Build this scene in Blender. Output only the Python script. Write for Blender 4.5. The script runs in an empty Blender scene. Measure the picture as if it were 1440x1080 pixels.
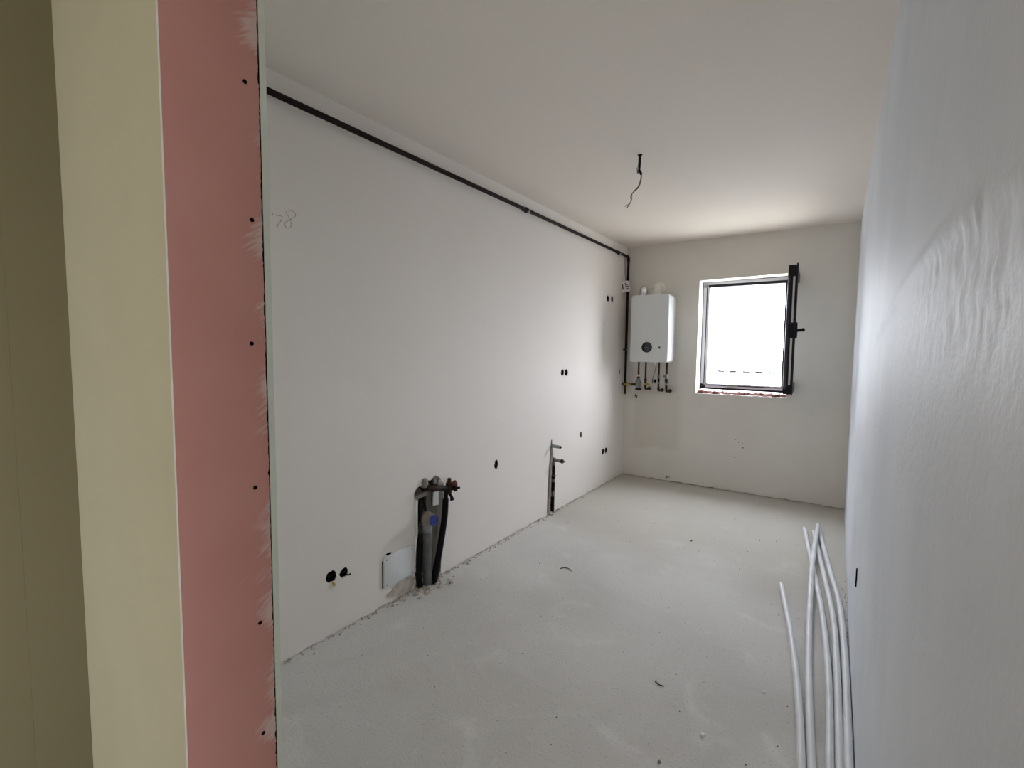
import bpy, math, random
from mathutils import Vector, Matrix, noise
from mathutils.geometry import tessellate_polygon
random.seed(7)
PI = math.pi
SC = bpy.context.scene
COL = SC.collection
W, D, H = 2.1416, 5.2827, 2.6            # kitchen: width, depth to the window wall, height

# ------------------------------------------------------------------ camera
cam = bpy.data.cameras.new('camera')
co = bpy.data.objects.new('camera', cam); COL.objects.link(co)
yaw, pitch, roll = 0.5978, 0.0703, 0.0098
F = Vector((-math.sin(yaw)*math.cos(pitch), math.cos(yaw)*math.cos(pitch), -math.sin(pitch)))
R0 = Vector((math.cos(yaw), math.sin(yaw), 0)); U0 = R0.cross(F)
R = R0*math.cos(roll)+U0*math.sin(roll); U = U0*math.cos(roll)-R0*math.sin(roll)
m = Matrix.Identity(4)
for i in range(3):
    m[i][0], m[i][1], m[i][2] = R[i], U[i], -F[i]
m.translation = Vector((2.0265, 0, 1.431))
co.matrix_world = m
cam.sensor_width = 36; cam.lens = 670.995/1440*36
cam.clip_start = .01; cam.clip_end = 500
SC.camera = co

# ------------------------------------------------------------------ light
SKY = 26.0
wd = bpy.data.worlds.new('world'); SC.world = wd; wd.use_nodes = True
nt = wd.node_tree; bg = nt.nodes['Background']
tc = nt.nodes.new('ShaderNodeTexCoord'); sp = nt.nodes.new('ShaderNodeSeparateXYZ')
rp = nt.nodes.new('ShaderNodeValToRGB')
nt.links.new(tc.outputs['Generated'], sp.inputs[0]); nt.links.new(sp.outputs['Z'], rp.inputs[0])
mr = nt.nodes.new('ShaderNodeMapRange'); mr.inputs[1].default_value = -1; mr.inputs[2].default_value = 1
nt.links.new(sp.outputs['Z'], mr.inputs[0]); nt.links.new(mr.outputs[0], rp.inputs[0])
cr = rp.color_ramp
cr.elements[0].position = 0.0; cr.elements[0].color = (.36, .37, .36, 1)
cr.elements[1].position = 1.0; cr.elements[1].color = (.81, .88, 1, 1)
e = cr.elements.new(.47); e.color = (.36, .37, .36, 1)
e = cr.elements.new(.51); e.color = (.87, .91, 1, 1)
nt.links.new(rp.outputs[0], bg.inputs[0]); bg.inputs[1].default_value = SKY

def portal(name, loc, rot, sx, sy):
    l = bpy.data.lights.new(name, 'AREA'); l.shape = 'RECTANGLE'; l.size = sx; l.size_y = sy
    l.cycles.is_portal = True
    o = bpy.data.objects.new(name, l); COL.objects.link(o); o.location = loc; o.rotation_euler = rot
portal('window_portal', (1.21, D+.31, 1.58), (-PI/2, 0, 0), .86, 1.22)
HY, HX1 = -3.6, 4.6                      # unseen hall behind the camera; side room and window added to light the kitchen
REAR = (-2.45, -0.85, 0.85, 2.15)         # added fill-light window: y0, y1, z0, z1
portal('fill_window_portal', (HX1+.06, (REAR[0]+REAR[1])/2, (REAR[2]+REAR[3])/2), (0, PI/2, 0), REAR[3]-REAR[2], REAR[1]-REAR[0])

vs = SC.view_settings
vs.view_transform = 'Standard'; vs.look = 'None'; vs.gamma = 1; vs.use_curve_mapping = False
vs.exposure = 0.0
SC.cycles.max_bounces = 14; SC.cycles.diffuse_bounces = 10; SC.cycles.glossy_bounces = 6
SC.cycles.use_denoising = True
SC.cycles.sample_clamp_indirect = 12

# ------------------------------------------------------------------ materials
def nodes(name):
    mt = bpy.data.materials.new(name); mt.use_nodes = True
    t = mt.node_tree; return mt, t, t.nodes['Principled BSDF']
def mat(name, c, rough=.6, metal=0, var=.06, vscale=3, bump=0, bscale=60, bdist=.002, spec=.5, c2=None, stretch=None, detail=4):
    mt, t, b = nodes(name)
    N = t.nodes.new; L = t.links.new
    tcn = N('ShaderNodeTexCoord'); vec = tcn.outputs['Object']
    if stretch:
        mp = N('ShaderNodeMapping'); mp.inputs['Scale'].default_value = stretch; L(vec, mp.inputs[0]); vec = mp.outputs[0]
    nz = N('ShaderNodeTexNoise'); nz.inputs['Scale'].default_value = vscale; nz.inputs['Detail'].default_value = detail
    L(vec, nz.inputs['Vector'])
    rm = N('ShaderNodeValToRGB'); L(nz.outputs['Fac'], rm.inputs[0])
    c2 = c2 or tuple(x*(1-var*2) for x in c)
    rm.color_ramp.elements[0].position = .3; rm.color_ramp.elements[0].color = (*c2, 1)
    rm.color_ramp.elements[1].position = .7; rm.color_ramp.elements[1].color = (*c, 1)
    L(rm.outputs[0], b.inputs['Base Color'])
    b.inputs['Roughness'].default_value = rough; b.inputs['Metallic'].default_value = metal
    b.inputs['Specular IOR Level'].default_value = spec
    if bump:
        n2 = N('ShaderNodeTexNoise'); n2.inputs['Scale'].default_value = bscale; n2.inputs['Detail'].default_value = 5
        L(tcn.outputs['Object'], n2.inputs['Vector'])
        bp = N('ShaderNodeBump'); bp.inputs['Strength'].default_value = bump; bp.inputs['Distance'].default_value = bdist
        L(n2.outputs['Fac'], bp.inputs['Height']); L(bp.outputs[0], b.inputs['Normal'])
    return mt
M = {}
M['plaster'] = mat('plaster_left', (.84, .79, .74), .75, var=.012, vscale=1.6, bump=.12, bscale=14, bdist=.004, spec=.25)
M['plaster_back'] = None
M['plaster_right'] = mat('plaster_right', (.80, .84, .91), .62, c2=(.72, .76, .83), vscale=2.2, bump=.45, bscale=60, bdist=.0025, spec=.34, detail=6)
M['ceiling'] = mat('ceiling_paint', (.84, .775, .705), .8, var=.01, vscale=1.2, bump=.06, bscale=20, bdist=.003, spec=.2)
M['board_cream'] = mat('filled_plasterboard', (.56, .535, .40), .8, c2=(.535, .51, .38), vscale=6, bump=.1, bscale=40, spec=.2)
M['hall_room'] = mat('hall_room_plaster', (.74, .70, .62), .85, var=.02, vscale=2)
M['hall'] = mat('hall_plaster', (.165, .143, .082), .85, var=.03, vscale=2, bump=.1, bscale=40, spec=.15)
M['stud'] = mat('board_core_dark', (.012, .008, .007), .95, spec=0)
M['board_edge'] = mat('green_board_edge', (.60, .66, .60), .8, c2=(.66, .70, .62), vscale=30, bump=.3, bscale=200, spec=.2)
M['gypsum'] = mat('gypsum_white', (.8, .79, .76), .8)
M['gas'] = mat('painted_gas_pipe', (.016, .008, .008), .6, var=.1, vscale=30, spec=.15)
M['black'] = mat('black_plastic', (.008, .007, .008), .55, spec=.2)
M['rubber'] = mat('black_foam', (.014, .013, .015), .8, var=.2, vscale=60, bump=.4, bscale=150, spec=.15)
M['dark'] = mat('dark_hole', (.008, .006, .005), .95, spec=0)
M['white'] = mat('white_enamel', (.68, .70, .70), .3, var=.005)
M['offwhite'] = mat('white_plastic', (.78, .76, .70), .4, var=.01)
M['chrome'] = mat('chrome', (.80, .81, .83), .12, 1, var=.01)
M['steel'] = mat('galvanised_steel', (.55, .56, .57), .35, 1, var=.05, vscale=40)
M['glass_black'] = mat('display_glass', (.010, .010, .018), .12)
M['glyph'] = mat('display_glyph', (.09, .09, .13), .3)
M['button'] = mat('grey_button', (.09, .10, .10), .4)
M['copper'] = mat('dark_copper', (.075, .028, .02), .4, .8, var=.2, vscale=40)
M['bronze'] = mat('tarnished_brass', (.06, .035, .024), .45, .7, var=.25, vscale=60)
M['brass'] = mat('brass', (.42, .27, .09), .4, .8, var=.15, vscale=60)
M['yellow'] = mat('yellow_handle', (.55, .40, .10), .5)
M['regulator'] = mat('grey_cast_metal', (.30, .31, .32), .45, .4, var=.15, vscale=60)
M['clay_pvc'] = mat('dusty_pipe', (.46, .42, .36), .6, c2=(.30, .27, .23), vscale=25)
M['board_dull'] = mat('dull_board', (.20, .195, .16), .9)
M['pvc_mid'] = mat('mid_grey_pvc', (.33, .325, .31), .45, var=.1, vscale=30)
M['siphon'] = mat('grey_drain_pvc', (.13, .13, .135), .35, var=.12, vscale=30)
M['clay'] = mat('dusty_brown_cap', (.30, .255, .22), .7, var=.1, vscale=40)
M['blue'] = mat('blue_plug', (.020, .045, .30), .4)
M['red'] = mat('red_valve', (.16, .04, .03), .5)
M['mortar'] = mat('rough_mortar', (.30, .28, .25), .95, c2=(.13, .12, .11), vscale=18, bump=.8, bscale=70, bdist=.006, spec=.1)
M['rubble'] = mat('pale_rubble', (.62, .57, .50), .95, c2=(.42, .37, .31), vscale=25, bump=.6, bscale=120, spec=.1)
M['crumb'] = mat('sill_crumb', (.34, .27, .23), .95, c2=(.12, .08, .07), vscale=40, spec=.1)
M['brick'] = mat('broken_brick', (.15, .060, .045), .95, c2=(.06, .025, .02), vscale=35, bump=.8, bscale=120, bdist=.004, spec=.1)
M['anthracite'] = mat('anthracite_upvc', (.012, .010, .016), .45, var=.1, vscale=20, spec=.25)
M['sash_gloss'] = mat('anthracite_gloss', (.016, .012, .022), .28, var=.1, vscale=20, spec=.6)
M['seal'] = mat('grey_seal', (.42, .44, .46), .5)
M['frame_light'] = mat('pale_rebate_glare', (.62, .63, .70), .4)
M['conduit'] = mat('pale_grey_pvc', (.76, .775, .79), .5, c2=(.66, .675, .685), vscale=9, bump=.05, bscale=150)
M['paper'] = mat('paper_tag', (.70, .67, .69), .8)
M['ink'] = mat('ink', (.06, .045, .05), .8)
M['wire'] = mat('brown_wire', (.12, .055, .045), .5)
M['pencil'] = mat('pencil_grey', (.36, .34, .31), .8)
M['asphalt'] = mat('street', (.35, .35, .34), .9)
M['facade'] = mat('white_facade', (.80, .80, .78), .8)
M['winglass'] = mat('far_window', (.085, .088, .09), .6, spec=0)

def plaster_back():
    mt, t, b = nodes('plaster_back'); N = t.nodes.new; L = t.links.new
    tcn = N('ShaderNodeTexCoord')
    nz = N('ShaderNodeTexNoise'); nz.inputs['Scale'].default_value = 1.8; nz.inputs['Detail'].default_value = 5
    L(tcn.outputs['Object'], nz.inputs['Vector'])
    rm = N('ShaderNodeValToRGB'); L(nz.outputs['Fac'], rm.inputs[0])
    rm.color_ramp.elements[0].position = .3; rm.color_ramp.elements[0].color = (.72, .69, .635, 1)
    rm.color_ramp.elements[1].position = .7; rm.color_ramp.elements[1].color = (.775, .74, .685, 1)
    # damp patch of newer plaster below the boiler: a soft-edged rectangle with wandering edges
    n3 = N('ShaderNodeTexNoise'); n3.inputs['Scale'].default_value = 7; n3.inputs['Detail'].default_value = 3
    L(tcn.outputs['Object'], n3.inputs['Vector'])
    ad = N('ShaderNodeVectorMath'); ad.operation = 'MULTIPLY_ADD'
    L(n3.outputs['Color'], ad.inputs[0]); ad.inputs[1].default_value = (.10, 0, .10); L(tcn.outputs['Object'], ad.inputs[2])
    sx = N('ShaderNodeSeparateXYZ'); L(ad.outputs[0], sx.inputs[0])
    def band(out, a, b_, s):
        r1 = N('ShaderNodeMapRange'); r1.interpolation_type = 'SMOOTHSTEP'
        r1.inputs[1].default_value = a-s; r1.inputs[2].default_value = a+s; L(out, r1.inputs[0])
        r2 = N('ShaderNodeMapRange'); r2.interpolation_type = 'SMOOTHSTEP'
        r2.inputs[1].default_value = b_-s; r2.inputs[2].default_value = b_+s; r2.inputs[3].default_value = 1; r2.inputs[4].default_value = 0
        L(out, r2.inputs[0])
        mu = N('ShaderNodeMath'); mu.operation = 'MULTIPLY'; L(r1.outputs[0], mu.inputs[0]); L(r2.outputs[0], mu.inputs[1]); return mu.outputs[0]
    mu = N('ShaderNodeMath'); mu.operation = 'MULTIPLY'
    L(band(sx.outputs['X'], .18, .69, .045), mu.inputs[0]); L(band(sx.outputs['Z'], .40, 1.12, .03), mu.inputs[1])
    m2 = N('ShaderNodeMath'); m2.operation = 'MULTIPLY'; m2.inputs[1].default_value = .6; L(mu.outputs[0], m2.inputs[0])
    mx = N('ShaderNodeMix'); mx.data_type = 'RGBA'; L(m2.outputs[0], mx.inputs['Factor']); L(rm.outputs[0], mx.inputs['A'])
    mx.inputs['B'].default_value = (.63, .59, .515, 1)
    L(mx.outputs['Result'], b.inputs['Base Color']); b.inputs['Roughness'].default_value = .8
    b.inputs['Specular IOR Level'].default_value = .2
    n2 = N('ShaderNodeTexNoise'); n2.inputs['Scale'].default_value = 16; L(tcn.outputs['Object'], n2.inputs['Vector'])
    bp = N('ShaderNodeBump'); bp.inputs['Strength'].default_value = .12; bp.inputs['Distance'].default_value = .004
    L(n2.outputs['Fac'], bp.inputs['Height']); L(bp.outputs[0], b.inputs['Normal'])
    return mt
M['plaster_back'] = plaster_back()

def pink_board():
    mt, t, b = nodes('pink_plasterboard'); N = t.nodes.new; L = t.links.new
    tcn = N('ShaderNodeTexCoord'); sx = N('ShaderNodeSeparateXYZ'); L(tcn.outputs['Object'], sx.inputs[0])
    nz = N('ShaderNodeTexNoise'); nz.inputs['Scale'].default_value = 5; L(tcn.outputs['Object'], nz.inputs['Vector'])
    rm = N('ShaderNodeValToRGB'); L(nz.outputs['Fac'], rm.inputs[0])
    rm.color_ramp.elements[0].position = .3; rm.color_ramp.elements[0].color = (.50, .245, .215, 1)
    rm.color_ramp.elements[1].position = .7; rm.color_ramp.elements[1].color = (.53, .27, .24, 1)
    # filler scraped over the edge: diagonal streaks in separate dabs near the outer edge
    rot = N('ShaderNodeMapping'); rot.inputs['Rotation'].default_value = (math.radians(-35), 0, 0); L(tcn.outputs['Object'], rot.inputs[0])
    stz = N('ShaderNodeMapping'); stz.inputs['Scale'].default_value = (1, 16, 130); L(rot.outputs[0], stz.inputs[0])
    st = N('ShaderNodeTexNoise'); st.inputs['Scale'].default_value = 1.6; st.inputs['Detail'].default_value = 3; L(stz.outputs[0], st.inputs['Vector'])
    dz = N('ShaderNodeMapping'); dz.inputs['Scale'].default_value = (1, 4, 8.5); L(tcn.outputs['Object'], dz.inputs[0])
    dab = N('ShaderNodeTexNoise'); dab.inputs['Scale'].default_value = 1; dab.inputs['Detail'].default_value = 2; L(dz.outputs[0], dab.inputs['Vector'])
    ed = N('ShaderNodeMapRange'); ed.inputs[1].default_value = .085; ed.inputs[2].default_value = .16; L(sx.outputs['Y'], ed.inputs[0])
    a1 = N('ShaderNodeMath'); a1.operation = 'ADD'; L(ed.outputs[0], a1.inputs[0])
    d1 = N('ShaderNodeMath'); d1.operation = 'MULTIPLY_ADD'; d1.inputs[1].default_value = 2.6; d1.inputs[2].default_value = -2.22; L(dab.outputs['Fac'], d1.inputs[0])
    L(d1.outputs[0], a1.inputs[1])
    s1 = N('ShaderNodeMath'); s1.operation = 'MULTIPLY_ADD'; s1.inputs[1].default_value = 1.3; L(st.outputs['Fac'], s1.inputs[0]); L(a1.outputs[0], s1.inputs[2])
    fr = N('ShaderNodeMapRange'); fr.inputs[1].default_value = .55; fr.inputs[2].default_value = .95; fr.inputs[4].default_value = .55; L(s1.outputs[0], fr.inputs[0])
    mx = N('ShaderNodeMix'); mx.data_type = 'RGBA'; L(fr.outputs[0], mx.inputs['Factor']); L(rm.outputs[0], mx.inputs['A'])
    mx.inputs['B'].default_value = (.66, .60, .56, 1)
    L(mx.outputs['Result'], b.inputs['Base Color']); b.inputs['Roughness'].default_value = .75
    b.inputs['Specular IOR Level'].default_value = .25
    return mt
M['pink'] = pink_board()

def screed():
    mt, t, b = nodes('floor_screed'); N = t.nodes.new; L = t.links.new
    tcn = N('ShaderNodeTexCoord'); V = tcn.outputs['Object']
    def nz(s, d=5, dist=0, r=.5):
        n = N('ShaderNodeTexNoise'); n.inputs['Scale'].default_value = s; n.inputs['Detail'].default_value = d
        n.inputs['Distortion'].default_value = dist; n.inputs['Roughness'].default_value = r; L(V, n.inputs['Vector']); return n.outputs['Fac']
    def ramp(f, a, b_, lo=0, hi=1):
        r = N('ShaderNodeMapRange'); r.interpolation_type = 'SMOOTHSTEP'
        for i, v in ((1, a), (2, b_), (3, lo), (4, hi)): r.inputs[i].default_value = v
        L(f, r.inputs[0]); return r.outputs[0]
    def mix(f, A, B):
        x = N('ShaderNodeMix'); x.data_type = 'RGBA'; L(f, x.inputs['Factor'])
        for k, v in (('A', A), ('B', B)):
            if isinstance(v, tuple): x.inputs[k].default_value = (*v, 1)
            else: L(v, x.inputs[k])
        return x.outputs['Result']
    c = mix(ramp(nz(1.1, 4, .5), .35, .65), (.575, .56, .53), (.65, .638, .61))
    c = mix(ramp(nz(3.5, 6, 1.0), .55, .75, 0, .6), c, (.74, .73, .70))         # dust swept into pale drifts
    c = mix(ramp(nz(2.3, 4, .8), .62, .80, 0, .45), c, (.44, .40, .345))          # brownish damp marks
    c = mix(ramp(nz(95, 4), .56, .74, 0, .55), c, (.36, .35, .33))               # sand grain
    c = mix(ramp(nz(17, 4, .4), .66, .72, 0, .45), c, (.70, .68, .65))           # plaster splashes
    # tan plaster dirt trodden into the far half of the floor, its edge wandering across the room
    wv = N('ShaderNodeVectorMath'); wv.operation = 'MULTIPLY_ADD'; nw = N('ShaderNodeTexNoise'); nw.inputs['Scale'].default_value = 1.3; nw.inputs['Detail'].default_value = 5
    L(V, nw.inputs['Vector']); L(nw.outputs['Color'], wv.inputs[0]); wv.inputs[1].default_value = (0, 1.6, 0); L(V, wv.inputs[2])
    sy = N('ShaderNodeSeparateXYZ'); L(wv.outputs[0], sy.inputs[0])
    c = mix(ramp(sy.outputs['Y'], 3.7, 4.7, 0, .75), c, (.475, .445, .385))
    L(c, b.inputs['Base Color']); b.inputs['Roughness'].default_value = .95; b.inputs['Specular IOR Level'].default_value = .08
    n2 = N('ShaderNodeTexNoise'); n2.inputs['Scale'].default_value = 110; n2.inputs['Detail'].default_value = 6; L(V, n2.inputs['Vector'])
    bp = N('ShaderNodeBump'); bp.inputs['Strength'].default_value = .7; bp.inputs['Distance'].default_value = .003
    L(n2.outputs['Fac'], bp.inputs['Height']); L(bp.outputs[0], b.inputs['Normal'])
    return mt
M['floor'] = screed()

gl = bpy.data.materials.new('window_glass'); gl.use_nodes = True
_b = gl.node_tree.nodes['Principled BSDF']; _b.inputs['Transmission Weight'].default_value = 1; _b.inputs['Roughness'].default_value = 0
_b.inputs['IOR'].default_value = 1.45; _b.inputs['Base Color'].default_value = (.97, .99, .98, 1)
_nz = gl.node_tree.nodes.new('ShaderNodeTexNoise'); _nz.inputs['Scale'].default_value = 2
_mr = gl.node_tree.nodes.new('ShaderNodeMapRange'); _mr.inputs[3].default_value = 0; _mr.inputs[4].default_value = .02
gl.node_tree.links.new(_nz.outputs['Fac'], _mr.inputs[0]); gl.node_tree.links.new(_mr.outputs[0], _b.inputs['Roughness'])
M['glass'] = gl

# ------------------------------------------------------------------ mesh helpers
ORG = {}
def V3(p): return Vector(p)
class MB:
    def __init__(s): s.v = []; s.f = []
    def add(s, vs, fs):
        n = len(s.v); s.v += [tuple(v) for v in vs]; s.f += [tuple(i+n for i in f) for f in fs]; return s
    def box(s, a, b, rot=None, c=None):
        x0, y0, z0 = a; x1, y1, z1 = b
        vs = [(x0,y0,z0),(x1,y0,z0),(x1,y1,z0),(x0,y1,z0),(x0,y0,z1),(x1,y0,z1),(x1,y1,z1),(x0,y1,z1)]
        if rot:
            c = V3(c or ((x0+x1)/2, (y0+y1)/2, (z0+z1)/2)); vs = [c+rot @ (V3(v)-c) for v in vs]
        return s.add(vs, [(0,3,2,1),(4,5,6,7),(0,1,5,4),(1,2,6,5),(2,3,7,6),(3,0,4,7)])
    def prism(s, pts, axis, a, b, inset=0):
        """closed outline pts (2-D) pushed along axis from a to b; inset bevels the b end"""
        def p3(p, t):
            return {0: (t, p[0], p[1]), 1: (p[0], t, p[1]), 2: (p[0], p[1], t)}[axis]
        n = len(pts)
        rings = [[p3(p, a) for p in pts]]
        if inset:
            cx = sum(p[0] for p in pts)/n; cy = sum(p[1] for p in pts)/n
            ex = max(abs(p[0]-cx) for p in pts); ey = max(abs(p[1]-cy) for p in pts)
            sgn = 1 if b > a else -1
            rings.append([p3(p, b-sgn*inset) for p in pts])
            rings.append([p3((cx+(p[0]-cx)*(1-inset*.6/ex), cy+(p[1]-cy)*(1-inset*.6/ey)), b-sgn*inset*.25) for p in pts])
            rings.append([p3((cx+(p[0]-cx)*(1-inset/ex), cy+(p[1]-cy)*(1-inset/ey)), b) for p in pts])
        else:
            rings.append([p3(p, b) for p in pts])
        vs = [v for r in rings for v in r]; fs = []
        for k in range(len(rings)-1):
            for i in range(n):
                j = (i+1) % n; fs.append((k*n+i, k*n+j, (k+1)*n+j, (k+1)*n+i))
        fs.append(tuple(range(n-1, -1, -1))); fs.append(tuple((len(rings)-1)*n+i for i in range(n)))
        return s.add(vs, fs)
    def tube(s, pts, r, n=12, cap=True):
        pts = [V3(p) for p in pts]
        rs = r if isinstance(r, (list, tuple)) else [r]*len(pts)
        vs = []; fs = []; prev = None
        for i, p in enumerate(pts):
            if i == 0: t = pts[1]-p
            elif i == len(pts)-1: t = p-pts[i-1]
            else:
                t = (pts[i+1]-p).normalized()+(p-pts[i-1]).normalized()
                if t.length < 1e-6: t = p-pts[i-1]
            if t.length < 1e-9: t = prev_t
            t = t.normalized(); prev_t = t
            if prev is None:
                prev = t.orthogonal().normalized()
            a = (prev-t*prev.dot(t)).normalized(); prev = a; b = t.cross(a)
            for k in range(n):
                an = 2*PI*k/n; vs.append(p+(a*math.cos(an)+b*math.sin(an))*rs[i])
        for i in range(len(pts)-1):
            for k in range(n):
                j = (k+1) % n; fs.append((i*n+k, i*n+j, (i+1)*n+j, (i+1)*n+k))
        if cap:
            fs.append(tuple(range(n-1, -1, -1))); fs.append(tuple((len(pts)-1)*n+k for k in range(n)))
        return s.add(vs, fs)
    def cyl(s, a, b, r, n=16, r2=None): return s.tube([a, b], [r, r if r2 is None else r2], n)
    def lathe(s, base, axis, prof, n=20):
        """prof: list of (radius, height along axis)"""
        ax = V3(axis).normalized(); b = V3(base)
        pts = [b+ax*h for _, h in prof]
        a = ax.orthogonal().normalized(); c = ax.cross(a); vs = []; fs = []
        for (r, h), p in zip(prof, pts):
            for k in range(n):
                an = 2*PI*k/n; vs.append(p+(a*math.cos(an)+c*math.sin(an))*max(r, 1e-5))
        for i in range(len(prof)-1):
            for k in range(n):
                j = (k+1) % n; fs.append((i*n+k, i*n+j, (i+1)*n+j, (i+1)*n+k))
        fs.append(tuple(range(n-1, -1, -1))); fs.append(tuple((len(prof)-1)*n+k for k in range(n)))
        return s.add(vs, fs)
    def lump(s, c, r, seed=0, sq=(1, 1, 1), sub=1):
        t = (1+5**.5)/2
        vs = [V3(v).normalized() for v in [(-1,t,0),(1,t,0),(-1,-t,0),(1,-t,0),(0,-1,t),(0,1,t),(0,-1,-t),(0,1,-t),(t,0,-1),(t,0,1),(-t,0,-1),(-t,0,1)]]
        fs = [(0,11,5),(0,5,1),(0,1,7),(0,7,10),(0,10,11),(1,5,9),(5,11,4),(11,10,2),(10,7,6),(7,1,8),(3,9,4),(3,4,2),(3,2,6),(3,6,8),(3,8,9),(4,9,5),(2,4,11),(6,2,10),(8,6,7),(9,8,1)]
        rr = random.Random(seed)
        out = []
        for v in vs:
            k = r*(.65+.7*rr.random()); out.append((c[0]+v.x*k*sq[0], c[1]+v.y*k*sq[1], c[2]+v.z*k*sq[2]))
        return s.add(out, fs)
    def build(s, name, material, parent=None, smooth=None, kind=None, label=None):
        o0 = ORG.get(parent.name, Vector()) if parent else Vector()
        me = bpy.data.meshes.new(name)
        me.from_pydata([tuple(V3(v)-o0) for v in s.v], [], s.f)
        me.update(); me.materials.append(material)
        import bmesh
        bm = bmesh.new(); bm.from_mesh(me); bmesh.ops.recalc_face_normals(bm, faces=bm.faces); bm.to_mesh(me); bm.free()
        if smooth:
            for p in me.polygons: p.use_smooth = True
            me.set_sharp_from_angle(angle=math.radians(smooth))
        o = bpy.data.objects.new(name, me); COL.objects.link(o)
        if parent: o.parent = parent
        ORG[o.name] = o0
        if kind: o['kind'] = kind
        if label: o['label'] = label
        return o
def empty(name, loc):
    o = bpy.data.objects.new(name, None); COL.objects.link(o); o.location = loc; o.empty_display_size = .05
    ORG[o.name] = V3(loc); return o
def tag(o, label, cat, group=None):
    o['label'] = label; o['category'] = cat
    if group: o['group'] = group
    return o
def struct(o, label=None):
    o['kind'] = 'structure'
    if label: o['label'] = label
    return o
def rrect(x0, x1, y0, y1, r, n=5):
    out = []
    for cx, cy, a in ((x1-r, y1-r, 0), (x0+r, y1-r, 90), (x0+r, y0+r, 180), (x1-r, y0+r, 270)):
        for k in range(n+1):
            an = math.radians(a+90*k/n); out.append((cx+r*math.cos(an), cy+r*math.sin(an)))
    return out
def blob(cx, cy, rx, ry, n=14, jit=.18, seed=1):
    rr = random.Random(seed)
    return [(cx+rx*math.cos(2*PI*k/n)*(1+jit*(rr.random()*2-1)), cy+ry*math.sin(2*PI*k/n)*(1+jit*(rr.random()*2-1))) for k in range(n)]
def smoothpath(pts, k=6):
    P = [V3(p) for p in pts]; P = [P[0]*2-P[1]]+P+[P[-1]*2-P[-2]]; out = []
    for i in range(1, len(P)-2):
        for j in range(k):
            t = j/k; a, b, c, d = P[i-1], P[i], P[i+1], P[i+2]
            out.append(.5*((2*b)+(c-a)*t+(2*a-5*b+4*c-d)*t*t+(3*b-a-3*c+d)*t**3))
    out.append(P[-2]); return out
def wall_face(mb, outer, holes, to3, d):
    """flat face with holes cut d deep: to3(p, depth) places an outline point"""
    loops = [outer]+[h for h, _ in holes]
    flat = [p for l in loops for p in l]
    tri = tessellate_polygon([[Vector((p[0], p[1], 0)) for p in l] for l in loops])
    mb.add([to3(p, 0) for p in flat], [tuple(t) for t in tri])
    for h, dep in holes:
        n = len(h)
        vs = [to3(p, 0) for p in h]+[to3(p, dep) for p in h]
        fs = [(i, (i+1) % n, n+(i+1) % n, n+i) for i in range(n)]
        mb.add(vs, fs)

# ------------------------------------------------------------------ setting
# floor and ceiling run on under the hall behind the camera
fl = MB().box((-.15, HY-.1, -.12), (W+.15, D+.3, 0)).box((W+.15, HY-.1, -.12), (HX1+.1, -.2, 0)).build('floor', M['floor']); struct(fl, 'pale dusty cement screed floor')
ce = MB().box((-.15, HY-.1, H), (W+.15, D+.3, H+.12)).box((W+.15, HY-.1, H), (HX1+.1, -.2, H+.12)).build('ceiling', M['ceiling']); struct(ce, 'plain off-white plastered ceiling')

# left wall: plaster face with socket holes and two pipe chases
LH = [(1.399, .301, .031, 3, .17), (1.473, .294, .026, 4, .2), (3.776, 1.237, .031, 5, .1), (3.851, 1.235, .031, 6, .1), (2.783, .598, .025, 7, .25), (4.176, .622, .021, 8, .2),
      (4.722, .361, .034, 9, .2), (4.80, .360, .034, 10, .2), (4.755, 1.984, .034, 11, .1), (4.868, 1.990, .034, 12, .1)]
holes = []
for y, z, r, sd, j in LH:
    ry = r*1.5 if sd in (7, 8) else r
    holes.append((blob(y, z, r, ry, 16, j, sd), .05))
recess = [(1.966, .012), (1.962, .25), (1.968, .45), (1.962, .585), (1.985, .612), (2.03, .618), (2.06, .64), (2.10, .632), (2.14, .655), (2.17, .64), (2.215, .60), (2.222, .45), (2.20, .25), (2.19, .012)]
holes.append((recess, .075))
chase = [(3.535, .012), (3.540, .25), (3.562, .45), (3.580, .60), (3.592, .655), (3.606, .66), (3.616, .60), (3.632, .50), (3.668, .48), (3.672, .25), (3.664, .012)]
holes.append((chase, .035))
rr = random.Random(5)
bot = [(y, .001+.009*rr.random()**2) for y in [.503+(D-.503)*k/120 for k in range(121)]]
bot[0] = (.503, 0); bot[-1] = (D, 0.004)
mb = MB()
wall_face(mb, bot+[(D, H), (.503, H)], holes, lambda p, d: (-d, p[0], p[1]), .05)
wl = mb.build('wall_left', M['plaster'], kind='structure'); wl['label'] = 'long off-white plaster wall with socket holes and pipe chases'
mb = MB(); mb.box((-.16, .3, 0), (-.08, D+.3, H))
for h, dep in holes:
    pass
core = mb.build('masonry', M['mortar'], wl)
mb = MB()                                                            # dark backs of the round holes, mortar backs of the chases
for h, dep in holes[:-2]: mb.add([(-dep, p[0], p[1]) for p in h], [tuple(range(len(h)))])
mb.build('hole_back', M['dark'], wl, kind='stuff')
mb = MB()
for h, dep in holes[-2:]: mb.add([(-dep, p[0], p[1]) for p in h], [tuple(range(len(h)))])
for k in range(46):
    y = rr.uniform(1.97, 2.19); z = rr.uniform(.02, .6); mb.lump((-.07, y, z), rr.uniform(.008, .022), k)
mb.build('rough_mortar', M['mortar'], wl, kind='stuff')
def stroke(pts):
    return MB().tube(smoothpath([(0.0004, *p) for p in pts], 4), .0011, 5)
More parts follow.
